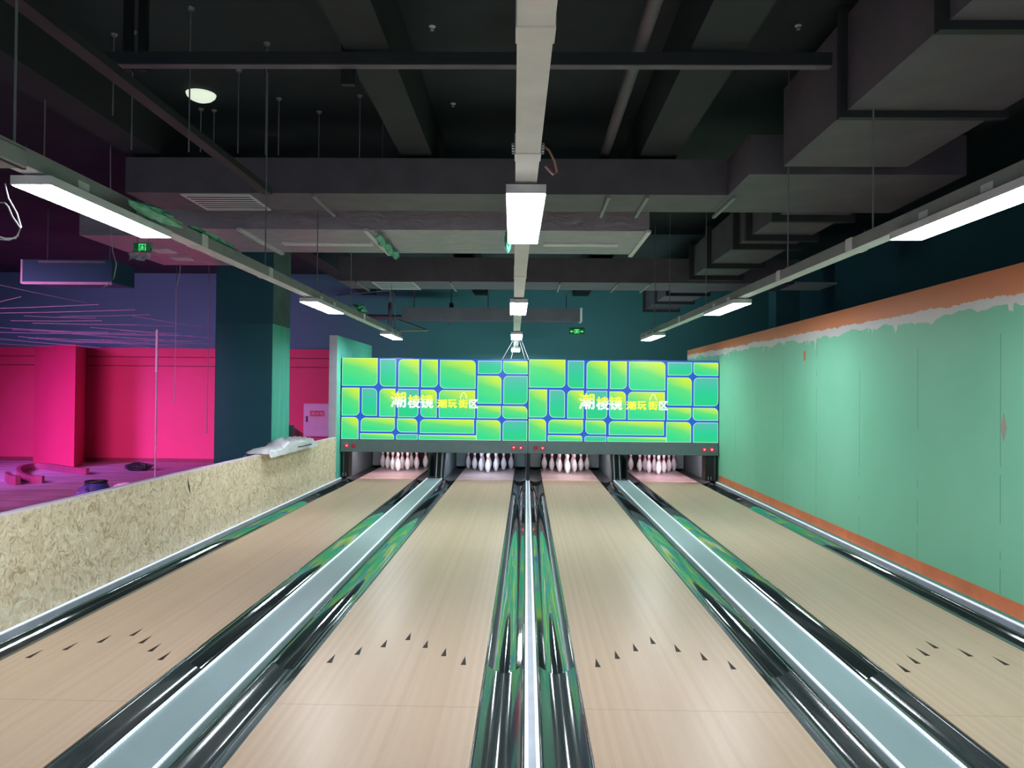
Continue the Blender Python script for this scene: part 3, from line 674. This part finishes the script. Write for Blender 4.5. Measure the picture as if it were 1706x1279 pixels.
dm = thing('dome_light', 'round pale green dome light on the upper left ceiling', 'ceiling light', (p.x, Y, p.z))
MB().lathe([(.055, .04), (.055, .150), (.02, .156), (.0, .152)], (p.x, Y, p.z), 28).build('base', M['black'], dm, smooth=False)
MB().lathe([(.0, .145), (-.035, .132), (-.06, .105), (-.078, .065), (-.084, .02), (-.085, .002)], (p.x, Y, p.z), 28).build('dome', M['dome'], dm, smooth=True)
MB().tube([(p.x, Y, p.z + .05), (p.x, Y, CEIL_Z)], .02, 8).build('stem', M['black'], dm)
# pipes in the distance
cp = MB().tube([at(x, y, 14.0) for x, y in ((562, 505), (562, 492), (600, 488), (647, 484), (656, 489), (658, 500), (658, 549))], .009, 6).build('bent_conduit', M['rod'], smooth=True)
tag(cp, 'thin bent conduit above the farthest lamp of the left row', 'conduit')
sp_ = thing('sprinkler_pipe', 'horizontal pipe with risers high before the back wall, left', 'pipe', tuple(at(700, 530, 18.2)))
MB().tube([at(590, 527, 18.2), at(755, 531, 18.2)], .06, 10).build('pipe', M['duct'], sp_, smooth=True)
for px in (650, 752):
    MB().tube([at(px, 505, 18.2), at(px, 540, 18.2)], .05, 8).build('valve', M['duct'], sp_, smooth=True)
    MB().tube([at(px, 505, 18.2), tuple(at(px, 505, 18.2).xy) + (CEIL_Z,)], .015, 8).build('riser', M['rod'], sp_, smooth=True)
br = MB().tube([(ROWX[0](14.3), 14.3, 2.757), at(712, 550, 14.9), at(664, 533, 15.5)], .02, 6).build('bracket_arm', M['grey_metal']); tag(br, 'angled metal arm beside the farthest lamp of the left row', 'bracket')
# cables
for nm, pts, lab in ((1, [(8, 306), (14, 330), (28, 355), (35, 378), (30, 393), (15, 400), (-6, 398)], 'white cable looping down below the nearest left lamp'),
                     (2, [(-4, 337), (8, 338), (14, 345), (20, 360), (34, 380), (26, 397), (8, 397), (-8, 392)], 'white cable coil at the left edge beside the nearest lamp'),
                     (3, [(184, 180), (184, 300), (185, 392), (188, 420), (194, 440), (190, 462), (180, 474), (168, 480)], 'thin white cable hanging between exit sign and box unit'),
                     (4, [(301, 435), (299, 460), (294, 478), (291, 490)], 'short thin cable hanging right of the exit sign')):
    Y = {2: 3.5, 3: 9.0, 4: 11.3}.get(nm, 3.62)
    o = MB().tube([at(x, y, Y) for x, y in pts], .0035 if nm < 3 else .006, 6).build('hanging_cable', M['cable'], smooth=True); tag(o, lab, 'cable')
# green film bunches on the trunkings
def crumple(name, mat, label, cat, c, size, seed, n=16):
    rnd = random.Random(seed); mb = MB(); vs = []; fs = []; R, Cn = 9, n
    for i in range(R):
        ph = math.pi * i / (R - 1)
        for k in range(Cn):
            a = 2 * math.pi * k / Cn; j = .6 + .65 * rnd.random()
            vs.append((c[0] + size[0] * math.sin(ph) * math.cos(a) * j, c[1] + size[1] * math.sin(ph) * math.sin(a) * j, c[2] + size[2] * math.cos(ph) * (.85 + .25 * rnd.random())))
    for i in range(R - 1):
        for k in range(Cn):
            a, b = i * Cn + k, i * Cn + (k + 1) % Cn; fs.append((a, b, b + Cn, a + Cn))
    o = mb.add(vs, fs).build(name, mat, smooth=False, origin=c)
    return tag(o, label, cat)
p = at(846, 402, 5.05); crumple('green_film_bunch', M['film'], 'bunch of green film tied at the far end of the nearest middle lamp', 'plastic film', p, (.022, .03, .075), 3)
p = at(262, 357, 4.6); crumple('green_film_bunch', M['film'], 'green film lying on the left trunking above the nearest lamp', 'plastic film', (p.x, p.y, p.z), (.05, .30, .04), 4)
p = at(360, 415, 5.75); crumple('green_film_bunch', M['film'], 'green film wrapped along the left trunking beyond the nearest lamp', 'plastic film', (ROWX[0](5.75) + .01, 5.75, 2.762), (.05, .45, .022), 5)
p = at(593, 515, 11.0); crumple('green_film_bunch', M['film'], 'green film on the left trunking beyond the second lamp', 'plastic film', (ROWX[0](11) , 11.0, 2.815), (.08, .30, .06), 6)
for (x0, x1) in ((836.6, 858), (851, 861), (875, 864), (881, 867)):
    a, b = at(x0, 596.5, 14.2), at(x1, 562, 14.2)
    o = MB().tube([(a.x, 14.2, SCR_Z1), (b.x, 14.2, 2.644)], .004, 6).build('stay_cord', M['cable'], origin=(a.x, 14.2, SCR_Z1))
    tag(o, 'thin cord from the middle trunking to the top of the lit screens', 'cord', 'stay cords of the lit screens')
# exit signs
def exit_sign(px, py, Y, wd, ht, label, wrap):
    p = at(px, py, Y)
    t_ = thing('exit_sign', label, 'exit sign', tuple(p))
    MB().box(p.x - wd / 2, p.x + wd / 2, Y, Y + .03, p.z - ht / 2, p.z + ht / 2).build('plate', M['exit_green'], t_, bevel=.004)
    s = ht; y = Y - .003
    m = MB()
    def poly(pts, dx=0): m.add([(p.x + dx + u * s, y, p.z + v_ * s) for u, v_ in pts] + [(p.x + dx + u * s, y + .002, p.z + v_ * s) for u, v_ in pts],
                              [tuple(range(len(pts))), tuple(range(2 * len(pts) - 1, len(pts) - 1, -1))])
    for q in ([(-.36, -.36), (-.30, -.36), (-.30, .36), (-.36, .36)], [(.30, -.36), (.36, -.36), (.36, .36), (.30, .36)], [(-.30, .30), (.30, .30), (.30, .36), (-.30, .36)]): poly(q)   # door
    for q in ([(-.05, .14), (.05, .14), (.07, .22), (0, .27), (-.07, .22)], [(-.10, -.05), (.06, -.02), (.10, .11), (-.04, .12)], [(-.10, -.05), (-.22, -.30), (-.14, -.32), (.0, -.04)], [(.06, -.02), (.16, -.14), (.08, -.32), (.02, -.30), (.08, -.15), (-.02, -.05)], [(.08, .10), (.22, .02), (.20, -.03), (.07, .04)], [(-.04, .11), (-.20, .08), (-.22, .0), (-.17, .0), (-.15, .05), (-.05, .05)]): poly(q)  # runner
    if wd > ht * 2:
        for sg in (-1, 1):
            poly([(sg * .55, -.05), (sg * .85, -.05), (sg * .85, -.16), (sg * 1.1, 0), (sg * .85, .16), (sg * .85, .05), (sg * .55, .05)])
    m.build('pictogram', M['exit_hot'], t_)
    if wrap:
        MB().tube([(p.x - wd * .3, Y + .015, p.z + ht / 2), (p.x - wd * .3, Y + .015, CEIL_Z)], .006, 6).build('hanger', M['rod'], t_)
        MB().tube([(p.x + wd * .3, Y + .015, p.z + ht / 2), (p.x + wd * .3, Y + .015, CEIL_Z)], .006, 6).build('hanger', M['rod'], t_)
        rnd = random.Random(2); w2 = MB(); vs = []; n = 9
        for j in range(6):
            for k in range(n): vs.append((p.x - wd * .62 + wd * 1.24 * k / (n - 1) + rnd.uniform(-.01, .01), Y - .03 + rnd.uniform(-.02, .02), p.z + ht * .62 - ht * 1.75 * j / 5 + rnd.uniform(-.012, .012)))
        w2.add(vs, [(j * n + k, j * n + k + 1, (j + 1) * n + k + 1, (j + 1) * n + k) for j in range(5) for k in range(n - 1)]).build('plastic_wrap', M['wrap'], t_, smooth=True)
        crum = MB(); vs = []
        for j in range(4):
            for k in range(n): vs.append((p.x - wd * .55 + wd * 1.1 * k / (n - 1), Y - .05 + rnd.uniform(-.03, .03), p.z - ht * .70 - ht * .75 * j / 3 + rnd.uniform(-.02, .02)))
        crum.add(vs, [(j * n + k, j * n + k + 1, (j + 1) * n + k + 1, (j + 1) * n + k) for j in range(3) for k in range(n - 1)]).build('wrap_fold', M['bag'], t_, smooth=True)
exit_sign(237, 412, 8.8, .21, .11, 'green exit sign wrapped in clear plastic at upper left', True)
exit_sign(961, 552, BACK_Y - .04, .36, .15, 'small green exit sign with arrows on the back wall above right screen', False)

# ------------------------------------------------------------------ the room beyond the half wall
wires = [(0, 502, 35, 494), (0, 513, 164, 507), (0, 521, 225, 516), (18, 534, 170, 534), (54, 538, 230, 541), (230, 541, 293, 543), (0, 553, 155, 556), (0, 564, 167, 579), (30, 560, 140, 571), (0, 572, 90, 577), (60, 562, 250, 571), (120, 556, 320, 570),
         (200, 550, 355, 563), (170, 565, 250, 579), (240, 568, 352, 573), (0, 545, 120, 552), (100, 527, 250, 524), (0, 474, 145, 505), (220, 526, 340, 545), (262, 575, 350, 583), (150, 545, 300, 556), (40, 526, 160, 530)] + [(20 + 31 * k % 190, 549 + k * 2.1, 180 + (47 * k) % 170, 553 + k * 2.15) for k in range(13)]
for k, (x0, y0, x1, y1) in enumerate(wires):
    Y = 10.5 + (y0 - 474) / 104 * 7.0
    a, b = at(x0 - (60 if x0 == 0 else 0), y0 - (y1 - y0) / max(1, x1 - x0) * (60 if x0 == 0 else 0), Y), at(x1, y1, Y + .5)
    o = MB().tube([a, (a + b) / 2 + Vector((0, 0, -.008)), b], .0065 if k < 9 else .0045, 6).build('ceiling_wire', M['violet_wire'], origin=(a.x, a.y, a.z))
    tag(o, 'thin pale wire strung below the dark ceiling of the pink room', 'wire', 'wires strung across the pink room')
for px, yt, yb, Y, lab in ((262, 548, 800, 13.0, 'bright thin pole standing in front of the pink wall'), (293, 541, 672, 14, 'thin wire hanging just right of the bright pole'), (347, 548, 722, 14, 'thin wire hanging just left of the navy pillar')):
    p = at(px, yt, Y); zb = FLOOR_Z if Y == 13.0 else at(px, yb, Y).z
    o = MB().tube([(p.x, Y, zb), (p.x, Y, CEIL_Z if Y == 14 else p.z)], .014 if Y == 13.0 else .007, 8).build('thin_pole' if Y == 13.0 else 'hanging_wire', M['cable'] if Y == 13.0 else M['violet_wire'], origin=(p.x, Y, zb))
    if Y == 13.0: MB().tube([(p.x, Y, at(px, 620, Y).z), (p.x, Y, p.z - .02)], .024, 8).build('film_sleeve', M['bag'], o)
    tag(o, lab, 'pole' if Y == 13.0 else 'wire')
# fire hydrant cabinet
p, q_ = at(505.5, 672, BACK_Y - .3), at(505.5, 727, BACK_Y - .3)
cb = thing('hydrant_cabinet', 'pale fire hydrant cabinet with red sign on the pink wall', 'cabinet', (p.x + .33, BACK_Y - .2, q_.z))
MB().box(p.x, p.x + .66, BACK_Y - .28, BACK_Y - .082, q_.z, p.z).build('body', M['cabinet'], cb, bevel=.006)
dr = MB().box(p.x + .02, p.x + .64, BACK_Y - .30, BACK_Y - .281, q_.z + .02, p.z - .02).build('door', M['cabinet'], cb, bevel=.004)
MB().box(p.x + .07, p.x + .11, BACK_Y - .315, BACK_Y - .301, q_.z + .36, q_.z + .50).build('handle', M['black'], dr)
pt = MB().box(p.x + .17, p.x + .52, BACK_Y - .306, BACK_Y - .301, p.z - .31, p.z - .17).build('sign_plate', M['plate_red'], dr)
letters([('消', 0, (0, .3, 0, 1)), ('火', 0, (.36, .66, 0, 1)), ('栓', 0, (.71, 1, 0, 1))], [M['cabinet']], p.x + .19, p.x + .50, p.z - .285, p.z - .195, BACK_Y - .308, cb, 'sign_lettering', .03)
# curved boards on the floor
def curved_board(pts, h, th, label):
    P = [atz(x, y, FLOOR_Z) for x, y in pts]
    # smooth the plan
    Q = []
    for i in range(len(P) - 1):
        p0, p1, p2, p3 = P[max(i - 1, 0)], P[i], P[i + 1], P[min(i + 2, len(P) - 1)]
        for k in range(5):
            u = k / 5; Q.append(.5 * ((2 * p1) + (p2 - p0) * u + (2 * p0 - 5 * p1 + 4 * p2 - p3) * u * u + (3 * p1 - p0 - 3 * p2 + p3) * u ** 3))
    Q.append(P[-1]); L, R2 = [], []
    for i, q in enumerate(Q):
        d = (Q[min(i + 1, len(Q) - 1)] - Q[max(i - 1, 0)]).normalized(); n = Vector((-d.y, d.x, 0)) * th / 2
        L.append(q + n); R2.append(q - n)
    n = len(Q); vs = [(v.x, v.y, z) for z in (FLOOR_Z, FLOOR_Z + h) for v in L + R2]
    fs = []
    for i in range(n - 1):
        a, b, c, d = i, i + 1, n + i + 1, n + i
        fs += [(a, b, b + 2 * n, a + 2 * n), (d, c, c + 2 * n, d + 2 * n), (a + 2 * n, b + 2 * n, c + 2 * n, d + 2 * n), (a, d, c, b)]
    fs += [(0, n, 3 * n, 2 * n), (n - 1, 2 * n - 1, 4 * n - 1, 3 * n - 1)]
    o = MB().add(vs, fs).build('curved_board', M['curve_pink'], origin=tuple(P[0])); tag(o, label, 'board'); return o
curved_board([(72, 805), (52, 804), (36, 799), (30, 791), (38, 785), (58, 782), (85, 783), (115, 788), (146, 791)], .14, .07, 'long hook-shaped curved pink board lying on the pink floor')
curved_board([(12, 800), (18, 806), (30, 808)], .17, .09, 'short curved pink board at the left end of the hook-shaped one')
# tub, bag, dark bag, plastic
p = atz(160, 826, FLOOR_Z)
tb = thing('paint_tub', 'dark blue tub standing behind the strand board wall', 'tub', (p.x, p.y, FLOOR_Z))
MB().lathe([(0, .20), (.05, .225), (.12, .22), (.22, .165), (.23, .165), (.23, .145), (.15, .14)], (p.x, p.y, FLOOR_Z), 24).build('body', M['bucket'], tb, smooth=False)
MB().lathe([(.225, .17), (.245, .178), (.26, .172), (.26, .15), (.228, .15)], (p.x, p.y, FLOOR_Z), 24).build('rim', M['black'], tb)
p2 = atz(139, 836, FLOOR_Z); crumple('plastic_bag', M['bag_violet'], 'violet plastic bag beside the dark blue tub', 'bag', (p2.x, p2.y, FLOOR_Z + .12), (.10, .09, .13), 11)
p = atz(232, 784, FLOOR_Z); crumple('dark_bag', M['black'], 'crumpled black bag on the floor by the pink wall', 'bag', (p.x, p.y, FLOOR_Z + .085), (.30, .14, .10), 12)
p = atz(207, 814, FLOOR_Z); crumple('plastic_sheet', M['bag'], 'pale plastic sheet on the floor right of the blue tub', 'plastic sheet', (p.x, p.y, FLOOR_Z + .05), (.20, .10, .06), 13)
# things by the pillar
p = at(488, 722, 13.9)
gb = MB().box(p.x - .085, p.x + .07, 13.7, 13.74, FLOOR_Z, at(488, 708, 13.7).z).build('leaning_board', M['grey_board']); tag(gb, 'narrow grey board standing upright against the green side of the pillar', 'board')
rk = thing('folded_rack', 'black folded rack behind the strand board wall, right of the pillar', 'rack', (at(500, 722, 14.2).x, 14.2, FLOOR_Z))
for k in range(5):
    a, b = at(490 + k * 3, 712 + k * 2, 14.2), at(493 + k * 3.5, 728, 14.2)
    MB().tube([a, (b.x + .03, 14.2, FLOOR_Z)], .012, 6).build('bar', M['black'], rk)
MB().tube([at(489, 712, 14.2), at(506, 724, 14.2)], .012, 6).build('top_rail', M['grey_metal'], rk)
# plastic wrapped bundle on the half wall
y0, y1 = WL * 0 + 9.2, 11.2
bd = thing('plastic_bundle', 'crumpled pale plastic bundle lying on top of the strand board wall', 'plastic bundle', (WL - .03, 10.4, .80))
rnd = random.Random(21); vs = []; n = 26; m_ = 12
for j in range(n):
    u = j / (n - 1); y = 9.8 + 2.25 * u
    hgt = .035 + (.04 if u < .33 else .105) * math.sin(math.pi * min(1, .12 + u * .86)) ** .4 * (.85 + .3 * rnd.random())
    if j in (0, n - 1): hgt = .003
    for k in range(m_):
        a = math.pi * k / (m_ - 1)
        vs.append((WL - .05 + .17 * math.cos(a) + rnd.uniform(-.02, .02), y + rnd.uniform(-.03, .03), .80 - (.045 if k in (0, m_ - 1) else 0) + hgt * math.sin(a) * (.8 + .4 * rnd.random())))
MB().add(vs, [(j * m_ + k, j * m_ + k + 1, (j + 1) * m_ + k + 1, (j + 1) * m_ + k) for j in range(n - 1) for k in range(m_ - 1)]).build('sheet', M['bag'], bd, smooth=True)
MB().extrude_z([(WL + .0, 10.9), (WL + .12, 11.1), (WL + .14, 11.6), (WL + .05, 12.2), (WL - .05, 11.4)], .800, .812).build('dark_strip', M['black'], bd)
bpy.context.view_layer.update()
